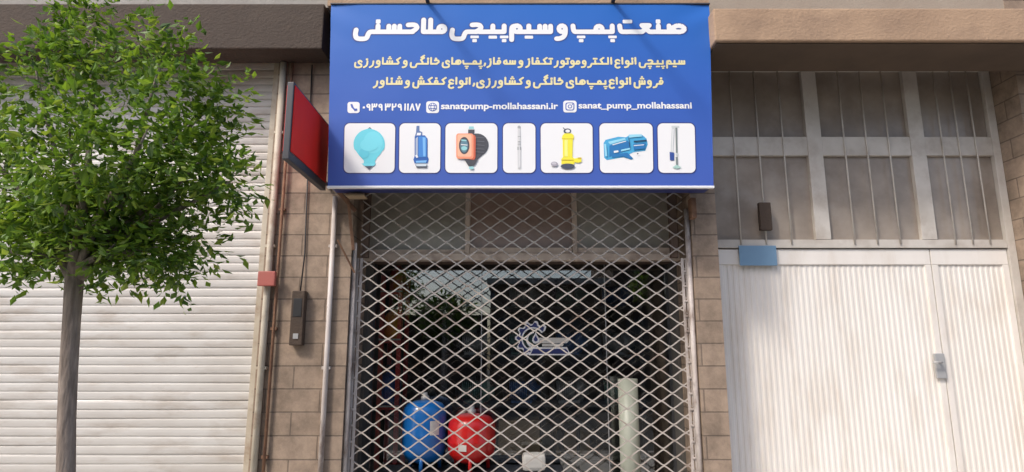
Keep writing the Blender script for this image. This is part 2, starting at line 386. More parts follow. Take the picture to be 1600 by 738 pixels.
# decal: gear with a drop, lettering bars beside it
def ring_pts(cx, cz, r0, r1, a0, a1, n):
    o = [(cx + r1 * math.cos(a0 + (a1 - a0) * k / n), cz + r1 * math.sin(a0 + (a1 - a0) * k / n)) for k in range(n + 1)]
    i = [(cx + r0 * math.cos(a0 + (a1 - a0) * k / n), cz + r0 * math.sin(a0 + (a1 - a0) * k / n)) for k in range(n, -1, -1)]
    return o + i
def gear_band(mb, cx, cz, r0, ra, rb, a0, a1, teeth, y, grow=0):
    "toothed arc; returns nothing"
    steps = teeth * 4
    for k in range(steps):
        t0 = a0 + (a1 - a0) * k / steps; t1 = a0 + (a1 - a0) * (k + 1) / steps
        ph = k % 4
        R0 = (ra, rb, rb, ra)[ph] + grow; R1 = (rb, rb, ra, ra)[ph] + grow
        mb.flat([(cx + (r0 - grow) * math.cos(t0), cz + (r0 - grow) * math.sin(t0)), (cx + R0 * math.cos(t0), cz + R0 * math.sin(t0)),
                 (cx + R1 * math.cos(t1), cz + R1 * math.sin(t1)), (cx + (r0 - grow) * math.cos(t1), cz + (r0 - grow) * math.sin(t1))], y)
YDc = YL - .002
c0 = at(833, 530, YDc); k_ = (at(900, 530, YDc).x - at(800, 530, YDc).x) / 100      # metres per photo pixel here
def dc(px, py): q = at(px, py, YDc); return (q.x, q.z)
mb = MB(); mb.keep = True
mb.use(M['print_white']); gear_band(mb, c0.x, c0.z, 17.5 * k_, 22 * k_, 27 * k_, R(35), R(262), 7, YDc, 1.4 * k_)
mb.use(M['print_navy']); gear_band(mb, c0.x, c0.z, 18.5 * k_, 21 * k_, 25.5 * k_, R(39), R(258), 7, YDc - .0012)
mb.use(M['print_white']); mb.flat(ring_pts(c0.x + 2 * k_, c0.z - 1 * k_, 10 * k_, 13 * k_, R(95), R(300), 24), YDc - .0005)
def drop(s): return [(c0.x + 4 * k_ + s * k_ * a, c0.z + s * k_ * b) for a, b in ((0, 9), (2.5, 4.5), (4.6, 1), (5, -2), (3.4, -5), (0, -6.2), (-3.4, -5), (-5, -2), (-4.6, 1), (-2.5, 4.5))]
mb.flat(drop(1.15), YDc - .0008); mb.use(M['print_navy']).flat(drop(.62), YDc - .002)
mb.use(M['print_white'])
mb.flat([dc(826, 555.3), dc(890, 555.3), dc(890, 551), dc(886, 542.8), dc(826, 542.8)], YDc - .0003)
mb.use(M['label']); mb.flat([dc(841, 536.5), dc(886, 536.5), dc(892, 528), dc(842, 528)], YDc - .0006)
mb.flat([dc(847, 541.6), dc(879, 541.6), dc(881, 537.4), dc(847, 537.4)], YDc - .0007)
mb.use(M['print_navy']).flat([dc(829.5, 553.2), dc(888, 553.2), dc(887.5, 549), dc(884, 545.3), dc(833, 545.3)], YDc - .0016)
mb.build('logo_decal', None, sf)

# ------------------------------------------------------------------ folding gate
gt = tag(empty('folding_gate', (0, YG, 0)), 'pale metal diamond mesh security gate closed across the shop', 'security gate')
lx0, lx1 = X(556, 560, YG), X(1078, 560, YG)
cw = (X(800 + 35.4, 560, YG) - X(800, 560, YG)); chh = Z(500, YG) - Z(523.7, YG)
ztop = Z(296, YG) ; mb = MB(); k = 0; z = .06
# each wire waves between two rows of nodes; its neighbour waves the other way, so they meet and make diamonds
kk = .93; ak = math.asin(kk)
x_n = X(800, 560, YG)
while z < ztop:
    n = int((lx1 - lx0) / cw * 12); pts = []
    wob = rng.uniform(-.0025, .0025)
    for i in range(n + 1):
        x = lx0 + (lx1 - lx0) * i / n
        ph = 2 * math.pi * (x - x_n) / cw + (math.pi if k % 2 else 0)
        pts.append((x, z + (chh / 4 - .0022) * math.asin(kk * math.cos(ph)) / ak + .002 * math.sin(x * 3.1 + k * .3) + wob * math.sin(x * 2 + k)))
    y0 = YG - (.0035 if k % 2 else 0)
    mb.sweep_rect(pts, .0051, y0 - .0035, y0 + .0035)
    z += chh / 2; k += 1
mb.build('lattice', M['gatewire'], gt)
def stile(x0, x1):
    m = MB()
    for x in (x0, x1): m.box(x - .011, x + .011, YG - .016, YG - .004, .04, zS, .002)
    zz = .08
    while zz < zS - .03:
        m.box(x0 - .004, x1 + .004, YG - .022, YG - .0165, zz, zz + .016, .002); zz += chh
    return m
zS = Z(404, YG)
stile(X(552.5, 560, YG), X(558.5, 560, YG)).build('stile', M['gatepost'], gt)
stile(X(1070, 500, YG), X(1076.5, 500, YG)).build('stile', M['gatepost'], gt)
m = MB().use(M['gatepost']); xx = X(546.5, 560, YG - .06); m.tube([(xx, YG - .06, .005), (xx + .003, YG - .06, 1.2), (xx, YG - .06, Z(382, YG))], .017, 12)
m.build('gate_post', None, gt)
m = MB().use(M['gatepost']); xx = X(1085, 560, YG - .06); m.tube([(xx, YG - .06, .005), (xx - .003, YG - .06, 1.2), (xx, YG - .06, Z(330, YG))], .021, 12)
m.build('gate_post', None, gt)
MB().box(gxL + .055, gxL + .105, YG + .012, YG + .06, Z(402, YG), zHead + .1).build('gate_jamb', M['oldwood'], gt)
MB().box(gxR - .145, gxR - .085, YG + .012, YG + .06, Z(402, YG), zHead + .1).build('gate_jamb', M['oldwood'], gt)

# ------------------------------------------------------------------ stroke lettering for the Persian lines
def catmull(p, n=7):
    q = [p[0]] + list(p) + [p[-1]]; out = []
    for i in range(1, len(q) - 2):
        a, b, c, d = q[i - 1], q[i], q[i + 1], q[i + 2]
        for k in range(n):
            t = k / n
            out.append(tuple(.5 * ((2 * b[j]) + (-a[j] + c[j]) * t + (2 * a[j] - 5 * b[j] + 4 * c[j] - d[j]) * t * t + (-a[j] + 3 * b[j] - 3 * c[j] + d[j]) * t ** 3) for j in (0, 1)))
    out.append(p[-1]); return out
def ell(cx, cy, rx, ry, n=22): return [(cx + rx * math.cos(2 * math.pi * k / n), cy + ry * math.sin(2 * math.pi * k / n)) for k in range(n + 1)]
NOLEFT = set('ازروA۰۱۲۳۴۵۶۷۸۹')
def ell_(x, y): return ell(x, y, .28, .27)
B = .24
DIG = {'۰': (.7, []), '۱': (.5, [(0, [(.25, 1.28), (.25, .1)])]),
       '۲': (1.15, [(0, [(.2, 1.28), (.25, .1)]), (1, [(.2, .85), (.5, .72), (.85, .85), (.92, 1.28)])]),
       '۳': (1.35, [(0, [(.2, 1.28), (.25, .1)]), (1, [(.2, .85), (.45, .74), (.66, .9), (.68, 1.28)]), (1, [(.68, .95), (.9, .76), (1.1, .9), (1.14, 1.28)])]),
       '۷': (1.1, [(0, [(.15, 1.28), (.55, .1)]), (0, [(.95, 1.28), (.55, .1)])]), '۸': (1.1, [(0, [(.15, .1), (.55, 1.28)]), (0, [(.95, .1), (.55, 1.28)])]),
       '۹': (1.0, [(1, ell_(.5, .95)), (1, [(.76, 1.0), (.8, .6), (.84, .1)])])}
def glyph(c, cr, cl):
    "strokes (u runs leftwards), dots (u, v, w, h), advance.  cr / cl: joined on the right / left"
    S = []; D = []
    def line(*p): S.append(list(p))
    def crv(*p): S.append(catmull(list(p)))
    DW = .40
    if c in 'بپتنی' and cl:
        a = .5 if cr else .22
        line((0 if cr else a, B), (a + .5, B)); line((a, .80), (a, B)); wd = a + .5; m = a
    elif c in 'بپت':
        a = 0 if cr else .24
        if cr: line((0, B), (.3, B)); a = .3
        else: line((a, .8), (a, B))
        crv((a, B), (a + .5, B), (a + 1.0, B), (a + 1.33, B + .06), (a + 1.42, .8)); wd = a + 1.66; m = a + .72
    elif c == 'ی':
        if cr: crv((0, B), (.22, .2), (.36, -.05), (.5, -.36), (.95, -.42), (1.33, -.34), (1.46, -.02), (1.42, .42)); wd = 1.68
        else: crv((.22, .62), (.5, .82), (.85, .66), (.7, .32), (.3, .12), (.26, -.25), (.6, -.42), (1.1, -.42), (1.42, -.28), (1.5, .05), (1.44, .42)); wd = 1.74
        m = .8
    elif c in 'سش':
        a = .42 if cr else .22
        if cl:
            line((0 if cr else a, B), (a + 1.42, B))
            for k in range(3): line((a + k * .48, .78), (a + k * .48, B))
            wd = a + 1.42
        else:
            line((0 if cr else a, B), (a + .98, B))
            for k in range(2): line((a + k * .48, .78), (a + k * .48, B))
            crv((a + .96, .78), (a + .98, .1), (a + 1.08, -.36), (a + 1.5, -.43), (a + 1.9, -.3), (a + 1.98, .05), (a + 1.94, .42)); wd = a + 2.22
        m = a + .48
        if c == 'ش': D += [(m - .22, 1.2, .36, .3), (m + .22, 1.2, .36, .3), (m, 1.52, .36, .3)]
    elif c == 'ص':
        S.append(ell(.72, .52, .5, .29)); line((.6, B), (2.0, B)); line((1.55, .8), (1.55, B)); wd = 2.0; m = 1
    elif c == 'ع':
        if cr: line((0, B), (.3, B)); line((.3, B), (.95, .84)); line((.95, .84), (.3, .84)); line((.3, .84), (.95, B)); line((.95, B), (1.2, B)); wd = 1.2
        else: crv((.2, .82), (.5, 1.0), (.9, .86), (.98, .6), (.6, .36), (.25, .3), (.75, .28), (1.02, .02), (1.0, -.34), (.6, -.52), (.2, -.4)); wd = 1.25
        m = .6
    elif c == 'م':
        if cl:
            a = .25 if cr else .06
            S.append(ell(a + .42, .5, .28, .27)); line((0 if cr else a + .4, B), (a + 1.0, B)); wd = a + 1.0
        else: line((0, B), (.55, B)); S.append(ell(.55, .52, .3, .29)); crv((.6, .8), (.95, .7), (1.02, .3), (1.02, -.1), (1.02, -.5)); wd = 1.26
        m = .5
    elif c == 'و':
        if cr: line((0, B), (.3, B))
        S.append(ell(.52, .52, .28, .29)); crv((.24, .5), (.26, .1), (.42, -.22), (.75, -.38), (1.02, -.4)); wd = 1.12; m = .5
    elif c in 'رز':
        if cr: crv((0, B), (.2, B), (.3, .05), (.5, -.3), (.95, -.4)); m = .35
        else: crv((.24, .72), (.28, .25), (.45, -.15), (.9, -.4)); m = .35
        wd = 1.05
    elif c in 'حخچ':
        a = .35 if cr else 0
        if cr: line((0, B), (.7, B))
        crv((a + .98, .88), (a + .55, .9), (a + .3, .84)); crv((a + .3, .84), (a + .2, .62), (a + .42, .38), (a + .7, B)); line((a + .55, B), (a + 1.3, B)); wd = a + 1.3; m = a + .75
    elif c == 'ل':
        a = .42 if cr else .24
        line((0 if cr else a, B), (a + .6, B)); line((a, 1.36), (a, B)); wd = a + .6; m = a
    elif c == 'ا':
        a = .42 if cr else .24
        if cr: line((0, B), (a, B))
        line((a, 1.36), (a, B)); wd = a + .26; m = a
    elif c == 'A':          # lam-alef
        a = .42; line((0, B), (a + .62, B)); line((a, 1.36), (a, B)); line((a + .62, 1.36), (a + .62, B)); wd = a + .88; m = a
    elif c in 'کگ':
        a = .3 if cr else .1
        if cr: line((0, B), (a + .4, B))
        line((a - .02, 1.36), (a + .62, .98)); crv((a + .62, .98), (a + .42, .74), (a + .26, .42), (a + .5, B)); line((a + .4, B), (a + 1.15, B))
        if c == 'گ': line((a - .02, 1.78), (a + .55, 1.44))
        wd = a + 1.15; m = a
    elif c == 'ف':
        a = .25 if cr else .05
        line((0 if cr else a + .4, B), (a + 1.0, B)); S.append(ell(a + .42, .58, .27, .27)); wd = a + 1.0; m = a + .42
    elif c == 'ه':
        if cl: a = .05; S.append(ell(a + .55, .55, .46, .36)); line((a + .5, B), (a + 1.35, B)); crv((a + .5, .9), (a + .62, .55), (a + .5, B)); wd = a + 1.35
        else: line((0, B), (.5, B)); S.append(ell(.5, .52, .28, .3)); crv((.3, .9), (.5, .82), (.6, .8)); wd = .95
        m = .5
    elif c == '،': D.append((.2, .28, .34, .34)); S.append([(.2, .2), (.34, -.1)]); return S, D, .5
    elif c in DIG:          # digits are drawn left to right and mirrored
        wd, SS = DIG[c]
        for sm, pts in SS: S.append([(wd - a, b) for a, b in (catmull(pts) if sm else pts)])
        if c == '۰': D.append((wd / 2, .62, .42, .42))
        return S, D, wd
    else: return S, D, .5
    if c == 'پ': D += [(m, -.24, .74, .25), (m, -.58, .4, .3)]
    if c == 'ی' and cl: D += [(m, -.26, .74, .28)]
    if c == 'چ': D += [(m, -.24, .74, .25), (m, -.58, .4, .3)]
    if c == 'ت': D += [(m, 1.2, .84, .34)]
    if c in 'ن': D += [(m, 1.2, .42, .40)]
    if c in 'زخ': D += [(m, 1.2 if c == 'خ' else 1.08, .42, .38)]
    if c == 'ف': D += [(m, 1.26, .42, .34)]
    return S, D, wd
jit = random.Random(5)
def pt_in(c, p):
    "is c inside the convex polygon p"
    sg_ = [(p[i] - p[i - 1]).cross(c - p[i - 1]) for i in range(len(p))]
    return all(k > -1e-3 for k in sg_) or all(k < 1e-3 for k in sg_)
def persian(text, xr, xl, zbase, unit, pen, y, mat_, name, parent, space=.34):
    "set a Persian line between xl and xr (world x) on the plane Y = y, as one flat print"
    words = []; u = 0
    for wd in text.split(' '):
        seq = wd.replace('لا', 'A'); items = []
        for part in seq.split('\u200c'):
            for i, ch in enumerate(part):
                cr = i > 0 and part[i - 1] not in NOLEFT and ch != '،' and part[i - 1] != '،'
                cl = i < len(part) - 1 and ch not in NOLEFT and part[i + 1] != '،' and ch != '،'
                S, D, wdt = glyph(ch, cr, cl)
                items.append((u, S, D)); u += wdt + (0 if cl else .12)
        words.append(items); u += space
    tot = u - space - .12
    sx = (xr - xl) / tot
    mb = MB(); mb.keep = True
    for items in words:
        V = []; Fc = []
        def poly(pts): i0 = len(V); V.extend(Vector(p) for p in pts); Fc.append(list(range(i0, i0 + len(pts))))
        for u0, S, D in items:
            for s in S:
                pts = [(xr - (u0 + a) * sx, zbase + b * unit) for a, b in s]
                for a, b in zip(pts, pts[1:]):
                    t = Vector((b[0] - a[0], b[1] - a[1]))
                    if t.length < 1e-6: continue
                    t.normalize(); n = Vector((-t.y, t.x)) * pen / 2
                    poly([(a[0] - n.x, a[1] - n.y), (b[0] - n.x, b[1] - n.y), (b[0] + n.x, b[1] + n.y), (a[0] + n.x, a[1] + n.y)])
                for k, a in enumerate(pts):
                    if len(pts) > 9 and k % 2 and 0 < k < len(pts) - 1: continue
                    poly([(a[0] + pen / 2 * math.cos(q * math.pi / 5 + .17), a[1] + pen / 2 * math.sin(q * math.pi / 5 + .17)) for q in range(10)])
            for du, dv, dw, dh in D:
                cx, cz = xr - (u0 + du) * sx, zbase + dv * unit; hw, hh = dw * unit / 2 * .98, dh * unit / 2; b = min(hw, hh) * .35
                poly([(cx - hw + b, cz - hh), (cx + hw - b, cz - hh), (cx + hw, cz - hh + b), (cx + hw, cz + hh - b), (cx + hw - b, cz + hh), (cx - hw + b, cz + hh), (cx - hw, cz + hh - b), (cx - hw, cz - hh + b)])
        if not V: continue
        x0 = min(v.x for v in V); z0 = min(v.y for v in V)
        for tr in range(12):       # the union sometimes fails on touching edges: nudge and try again
            # work in letter-sized units so the tolerance suits the geometry
            q = [Vector(((v.x - x0) / unit + jit.uniform(-1, 1) * 1e-4 * (tr + 1), (v.y - z0) / unit + jit.uniform(-1, 1) * 1e-4 * (tr + 1))) for v in V]
            r = delaunay_2d_cdt(q, [], Fc, 0, 1e-6)
            ok = all(any(pt_in(sum((r[0][i] for i in f), Vector((0, 0))) / len(f), [q[i] for i in Fc[k]]) for k in of) for f, of in zip(r[2], r[5]) if of)
            if ok: break
        else: print('UNION FAILED', text, u0)
        r = ([Vector((v.x * unit + x0, v.y * unit + z0)) for v in r[0]],) + tuple(r[1:])
        vs = [mb.bm.verts.new((v.x, y, v.y)) for v in r[0]]
        for f, of in zip(r[2], r[5]):
            if of:
                try: q = mb.face([vs[i] for i in f])
                except ValueError: continue
                q.normal_update()
                if q.normal.y > 0: q.normal_flip()
    lone = [v for v in mb.bm.verts if not v.link_faces]
    bmesh.ops.delete(mb.bm, geom=lone, context='VERTS')
    return mb.build(name, mat_, parent)

def latin(text, xl, xr, zbase, hgt, y, mat_, name, parent, bold):
    cu = bpy.data.curves.new('lettering', 'FONT'); cu.body = text; cu.size = 1; cu.offset = bold
    t = bpy.data.objects.new('lettering', cu); COL.objects.link(t)
    bpy.context.view_layer.update()
    me = bpy.data.meshes.new_from_object(t.evaluated_get(bpy.context.evaluated_depsgraph_get()))
    bpy.data.objects.remove(t)
    xs = [v.co.x for v in me.vertices]; a, b = min(xs), max(xs)
    for v in me.vertices:
        px = xl + (v.co.x - a) / (b - a) * (xr - xl); v.co = (px, y, zbase + v.co.y * hgt)
    me.materials.clear(); me.materials.append(mat_)
    o = bpy.data.objects.new(name, me); COL.objects.link(o); me.name = name
    o.parent = parent; o.matrix_parent_inverse = Matrix.Translation(-parent.location); return o

# ------------------------------------------------------------------ the blue sign
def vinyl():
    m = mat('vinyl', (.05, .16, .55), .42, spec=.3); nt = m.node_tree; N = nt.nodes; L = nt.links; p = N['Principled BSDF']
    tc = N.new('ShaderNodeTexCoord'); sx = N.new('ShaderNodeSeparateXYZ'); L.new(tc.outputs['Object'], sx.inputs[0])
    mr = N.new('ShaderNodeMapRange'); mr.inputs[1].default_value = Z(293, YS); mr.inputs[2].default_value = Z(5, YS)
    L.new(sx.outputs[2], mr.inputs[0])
    cr = N.new('ShaderNodeValToRGB'); e = cr.color_ramp.elements          # the background colour runs from violet blue at the bottom to blue above
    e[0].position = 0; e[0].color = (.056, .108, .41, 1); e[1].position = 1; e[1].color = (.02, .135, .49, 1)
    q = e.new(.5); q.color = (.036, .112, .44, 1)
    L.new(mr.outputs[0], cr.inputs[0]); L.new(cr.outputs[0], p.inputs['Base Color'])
    mp = N.new('ShaderNodeMapping'); mp.inputs['Scale'].default_value = (1.2, 1, 1.2); L.new(tc.outputs['Object'], mp.inputs[0])
    nz = N.new('ShaderNodeTexNoise'); nz.inputs['Scale'].default_value = 1.7; nz.inputs['Detail'].default_value = 1.5; L.new(mp.outputs[0], nz.inputs['Vector'])
    bp = N.new('ShaderNodeBump'); bp.inputs['Strength'].default_value = .35; bp.inputs['Distance'].default_value = .03
    L.new(nz.outputs[0], bp.inputs['Height']); L.new(bp.outputs[0], p.inputs['Normal']); return m
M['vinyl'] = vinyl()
bx0, bx1 = X(512, 290, YS), X(1115, 290, YS); tx0, tx1 = X(517, 7, YS), X(1108.5, 7, YS); bz0, bz1 = Z(290.5, YS), Z(7, YS)
sg = tag(empty('shop_sign', ((bx0 + bx1) / 2, YS, bz0)), 'wide blue shop sign with white Persian lettering above the mesh gate', 'sign')
# banner skin: slightly slack, with pull wrinkles at the top corners
mb = MB(); NX, NZ = 90, 44; grid = []
for j in range(NZ + 1):
    row = []
    for i in range(NX + 1):
        u, v = i / NX, j / NZ
        x = (bx0 + (tx0 - bx0) * v) * (1 - u) + (bx1 + (tx1 - bx1) * v) * u; z = bz0 + (bz1 - bz0) * v
        d = 0
        for cx in (0, 1):
            du = abs(u - cx) * 2.1; dv = (1 - v)
            rr = math.hypot(du, dv)
            if rr < .32:
                fall = (1 - rr / .32) ** 1.5
                d += .005 * fall * (1 + math.sin((du * .55 - dv) * 34 + 1))
        edge = min(u, 1 - u, v, 1 - v)
        row.append(mb.bm.verts.new((x, YS + d + .0012, z)))
    grid.append(row)
for j in range(NZ):
    for i in range(NX): mb.face((grid[j][i], grid[j][i + 1], grid[j + 1][i + 1], grid[j + 1][i]), True)
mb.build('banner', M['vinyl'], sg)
m = MB(); YB = YS + .014
fa, fb = bx0 + .004, bx1 - .004
m.box(fa, fb, YB, YB + .2, bz0 + .001, bz0 + .03); m.box(tx0, tx1, YB, YB + .2, bz1 - .03, bz1 - .001)
for p0, p1, sg1 in (((bx0, bz0 + .0312), (tx0, bz1 - .0312), 1), ((bx1, bz0 + .0312), (tx1, bz1 - .0312), -1)):
    v = [m.bm.verts.new(q) for q in [(p[0] + o, yy, p[1]) for yy in (YB, YB + .2) for p, o in ((p0, .002 * sg1), (p0, .03 * sg1), (p1, .03 * sg1), (p1, .002 * sg1))]]
    for f in ((0, 1, 2, 3), (4, 5, 6, 7), (0, 1, 5, 4), (1, 2, 6, 5), (2, 3, 7, 6), (3, 0, 4, 7)): m.face([v[i] for i in f])
m.box(bx0 + .035, bx1 - .035, YB + .17, YB + .19, bz0 + .031, bz1 - .031)
m.build('sign_frame', M['print_navy'], sg)
MB().box(bx0 - .004, bx1 + .004, YS - .008, YS + .03, bz0 - .018, bz0 - .001, .003).build('edge_strip', M['print_white'], sg)
MB().box(tx0 - .004, tx1 + .004, YS - .004, YS + .06, bz1 + .001, bz1 + .012, .002).build('edge_strip', M['signsteel'], sg)
def sp(px, py, y=YS): q = at(px, py, y); return (q.x, q.z)
pm = (at(900, 150, YS).x - at(800, 150, YS).x) / 100
YP = YS - .0008
persian('صنعت پمپ و سیم پیچی ملاحسنی', sp(1074, 45)[0], sp(551, 45)[0], Z(54, YS), 18.6 * pm, 10.6 * pm, YS - .0002, M['outline'], 'title_outline', sg, .08)
persian('صنعت پمپ و سیم پیچی ملاحسنی', sp(1073, 45)[0], sp(552, 45)[0], Z(54, YS), 18.6 * pm, 7.9 * pm, YP, M['print_white'], 'title_lettering', sg, .08)
persian('سیم پیچی انواع الکتروموتور تکفاز و سه فاز، پمپ\u200cهای خانگی و کشاورزی', sp(1071, 100)[0], sp(553, 100)[0], Z(102, YS), 9.0 * pm, 3.0 * pm, YP, M['print_cream'], 'line_lettering', sg, .22)
persian('فروش انواع پمپ\u200cهای خانگی و کشاورزی، انواع کفکش و شناور', sp(1037, 130)[0], sp(583, 130)[0], Z(133.5, YS), 9.2 * pm, 3.1 * pm, YP, M['print_cream'], 'line_lettering', sg, .22)
persian('۷۸۱۱ ۹۲۳ ۹۳۹۰', sp(657, 168)[0], sp(566, 168)[0], Z(173, YS), 8.2 * pm, 2.5 * pm, YP, M['print_white'], 'number_lettering', sg, .3)
latin('sanatpump-mollahassani.ir', sp(689, 168)[0], sp(872, 168)[0], Z(170.5, YS), 14.5 * pm, YP, M['print_white'], 'address_lettering', sg, .028)
latin('sanat_pump_mollahassani', sp(904, 168)[0], sp(1081, 168)[0], Z(169.5, YS), 14.5 * pm, YP, M['print_white'], 'address_lettering', sg, .028)

def rrect(px0, py0, px1, py1, r, n=5):
    pts = []
    for cx, cy, a in ((px1 - r, py0 + r, 270), (px1 - r, py1 - r, 0), (px0 + r, py1 - r, 90), (px0 + r, py0 + r, 180)):
        for k in range(n + 1):
            t = R(a + 90 * k / n); pts.append((cx + r * math.cos(t), cy + r * math.sin(t)))
    return pts
class Pic:
    "flat print made of layers, drawn in photo pixels on the sign's plane"
    def __init__(s, base): s.mb = MB(); s.mb.keep = True; s.y = base
    def poly(s, m, pts):
        s.mb.use(m); s.mb.flat([sp(*p) for p in pts], s.y); s.y -= .0007; return s
    def ell(s, m, cx, cy, rx, ry, n=26, rot=0):
        c, q = math.cos(R(rot)), math.sin(R(rot))
        return s.poly(m, [(cx + rx * math.cos(t) * c - ry * math.sin(t) * q, cy + rx * math.cos(t) * q + ry * math.sin(t) * c) for t in [2 * math.pi * k / n for k in range(n)]])
    def bar(s, m, a, b, wd):
        t = Vector((b[0] - a[0], b[1] - a[1])).normalized() * wd / 2
        return s.poly(m, [(a[0] - t.y, a[1] + t.x), (b[0] - t.y, b[1] + t.x), (b[0] + t.y, b[1] - t.x), (a[0] + t.y, a[1] - t.x)])
    def build(s, name, parent): return s.mb.build(name, None, parent)
PC = {}
def ink(r, g, b):
    k = (r, g, b)
    if k not in PC: PC[k] = mat('ink%d' % len(PC), tuple(min(.85, v) for v in rgb(r, g, b)), .4)
    return PC[k]
W = M['print_white']; NV = M['print_navy']; BL = ink(70, 95, 175)
# icons
p = Pic(YP); p.poly(W, rrect(543, 159.5, 562, 177, 4)); p.bar(BL, (549, 163), (551, 168.5), 3.2); p.bar(BL, (550.3, 167.5), (555, 172.5), 2.6); p.bar(BL, (553.5, 172.2), (558, 171.5), 3.2); p.build('phone_icon', sg)
p = Pic(YP); p.poly(W, rrect(666, 158.5, 686, 177, 4)); p.ell(BL, 676, 167.7, 7, 6.6); p.ell(W, 676, 167.7, 5.9, 5.5); p.ell(BL, 676, 167.7, 3.2, 6.4); p.ell(W, 676, 167.7, 2.2, 5.6); p.bar(BL, (669.5, 165.5), (682.5, 165.5), 1); p.bar(BL, (669.5, 170), (682.5, 170), 1); p.build('globe_icon', sg)
p = Pic(YP); p.poly(W, rrect(880, 157.5, 901, 176, 4)); p.poly(BL, rrect(883.5, 160.5, 897.5, 173, 3.5)); p.poly(W, rrect(885, 161.8, 896, 171.7, 2.8)); p.ell(BL, 890.5, 166.8, 3.4, 3.1); p.ell(W, 890.5, 166.8, 2.1, 1.9); p.ell(BL, 894.3, 163.6, .8, .8); p.build('camera_icon', sg)
# picture tiles
TX = [(538, 617), (624, 688), (696, 777), (786, 836.5), (845, 926), (937, 1020), (1028, 1086)]
tiles = []
for a, b in TX:
    p = Pic(YP); sk = (800 - (a + b) / 2) / 260 * 1.6
    p.poly(ink(38, 48, 110), [(x + (sk * -(y - 231) / 39 * .5), y) for x, y in rrect(a - 1.4, 191.6, b + 1.4, 271.8, 9)])
    p.poly(W, [(x + (sk * -(y - 231) / 39 * .5), y) for x, y in rrect(a, 193, b, 270.4, 8)])
    tiles.append(p.build('picture_tile', sg))
def pic(i):
    p = Pic(YP - .002); p.i = i; return p
def done(p, name):
    o = p.build(name, tiles[p.i]); o.matrix_parent_inverse = Matrix.Identity(4); return o
p = pic(0)
cy1, cy2, cy3, dk = ink(105, 207, 222), ink(117, 214, 228), ink(94, 198, 216), ink(70, 78, 95)
p.poly(dk, [(574, 202), (578, 199), (581, 202), (578, 206)])
p.poly(cy1, [(577, 201)] + [(577 + 24.5 * math.sin(t) * (1 - .08 * (t > 2)), 226 - 24 * math.cos(t)) for t in [R(a) for a in range(18, 145, 9)]] + [(586, 252), (587, 257), (568, 257), (569, 252)] + [(577 - 24.5 * math.sin(t) * (1 - .08 * (t > 2)), 226 - 24 * math.cos(t)) for t in [R(a) for a in range(144, 17, -9)]])
p.ell(cy2, 583, 223, 15, 17); p.ell(cy3, 569, 240, 8, 8); p.ell(cy2, 577, 227, 14, 10)
p.poly(cy2, [(565, 256), (588, 256), (584, 260), (570, 260)]); p.poly(dk, [(570, 260), (583, 260), (577, 265.5)])
done(p, 'tank_picture')
p = pic(1); b1, b2, b3, g1 = ink(60, 130, 205), ink(120, 180, 232), ink(38, 92, 170), ink(170, 180, 200)
p.poly(ink(95, 120, 165), [(651, 197), (655.5, 197), (655.5, 205), (660, 207), (660, 212), (648, 214), (650, 208)])
p.poly(W, [(652, 208), (658, 208), (657, 213), (651, 213)])
p.poly(b3, [(648, 214), (652, 212), (664, 212), (668, 217), (668, 245), (670, 249), (668, 256), (648, 256), (646, 250), (648, 244)])
p.poly(g1, [(649.5, 217), (653, 214), (653, 245), (649.5, 246)]); p.poly(b1, [(654, 214), (666, 214), (667, 218), (666.5, 246), (654, 246)])
p.poly(b2, [(660.5, 215), (665, 216), (665, 245), (661.5, 245)]); p.poly(b2, [(650, 252), (667, 251), (666, 255), (650, 255)]); p.bar(W, (650, 243), (652.5, 247), 3)
p.poly(dk, [(649, 258), (668, 258), (667, 262.5), (651, 262.5)]); p.poly(ink(200, 212, 218), [(650, 256.5), (667, 256.5), (666.5, 260.5), (651, 260.5)])
done(p, 'pump_picture')
p = pic(2); k1, k2, o1, o2, o3 = ink(70, 70, 76), ink(100, 100, 106), ink(240, 150, 115), ink(250, 182, 150), ink(200, 95, 65); tl = ink(150, 205, 208)
p.poly(tl, [(733, 198), (740, 198), (740.5, 202), (732.5, 202)]); p.poly(k1, [(731.5, 203), (741.5, 203), (741, 212), (731.5, 212)])
p.ell(k1, 745, 227, 18.5, 18); p.poly(k1, [(738, 243), (757, 240), (746, 250), (738, 252)])
for yy in (215, 221, 227, 233, 238): p.bar(k2, (742, yy), (757, yy + 1), 1.1)
p.poly(k1, [(725, 249), (747, 249), (741, 259), (732, 260)]); p.poly(tl, [(733, 261), (740, 261), (740, 265), (733, 265)])
p.poly(o3, [(734, 211), (742, 212), (743.5, 216), (743, 247), (741, 250.5), (734, 250)])
p.poly(o1, rrect(713, 209.5, 740, 249, 4)); p.poly(o2, rrect(715, 211, 737, 246, 3))
p.ell(k1, 725.5, 228.5, 8.2, 13.4); p.ell(ink(95, 130, 145), 725.5, 229, 6, 10.5); p.bar(tl, (721, 220), (729, 221), 2); p.bar(W, (720.5, 227), (730.5, 228), 1.4); p.ell(tl, 725.5, 233, 4.6, 3.4)
done(p, 'controller_picture')
p = pic(3); s1, s2 = ink(205, 205, 205), ink(165, 168, 168)
p.poly(s2, [(808.8, 198), (811, 196.5), (813.3, 198), (813.6, 201), (808.6, 201)]); p.poly(s1, [(809, 201), (813.2, 201), (813.8, 230), (808.6, 230)]); p.poly(s2, [(808.4, 230), (814.2, 230), (814.2, 235), (808.4, 235)]); p.poly(s1, [(808.6, 235), (813.8, 235), (813.8, 264), (809, 264)])
p.bar(ink(225, 225, 225), (811.2, 202), (811.4, 262), 1.3)
for yy in (214, 222, 226): p.bar(s2, (808.8, yy), (813.6, yy), .9)
done(p, 'well_pump_picture')
p = pic(4); y1, y2, y3 = ink(248, 226, 60), ink(252, 238, 130), ink(205, 180, 50)
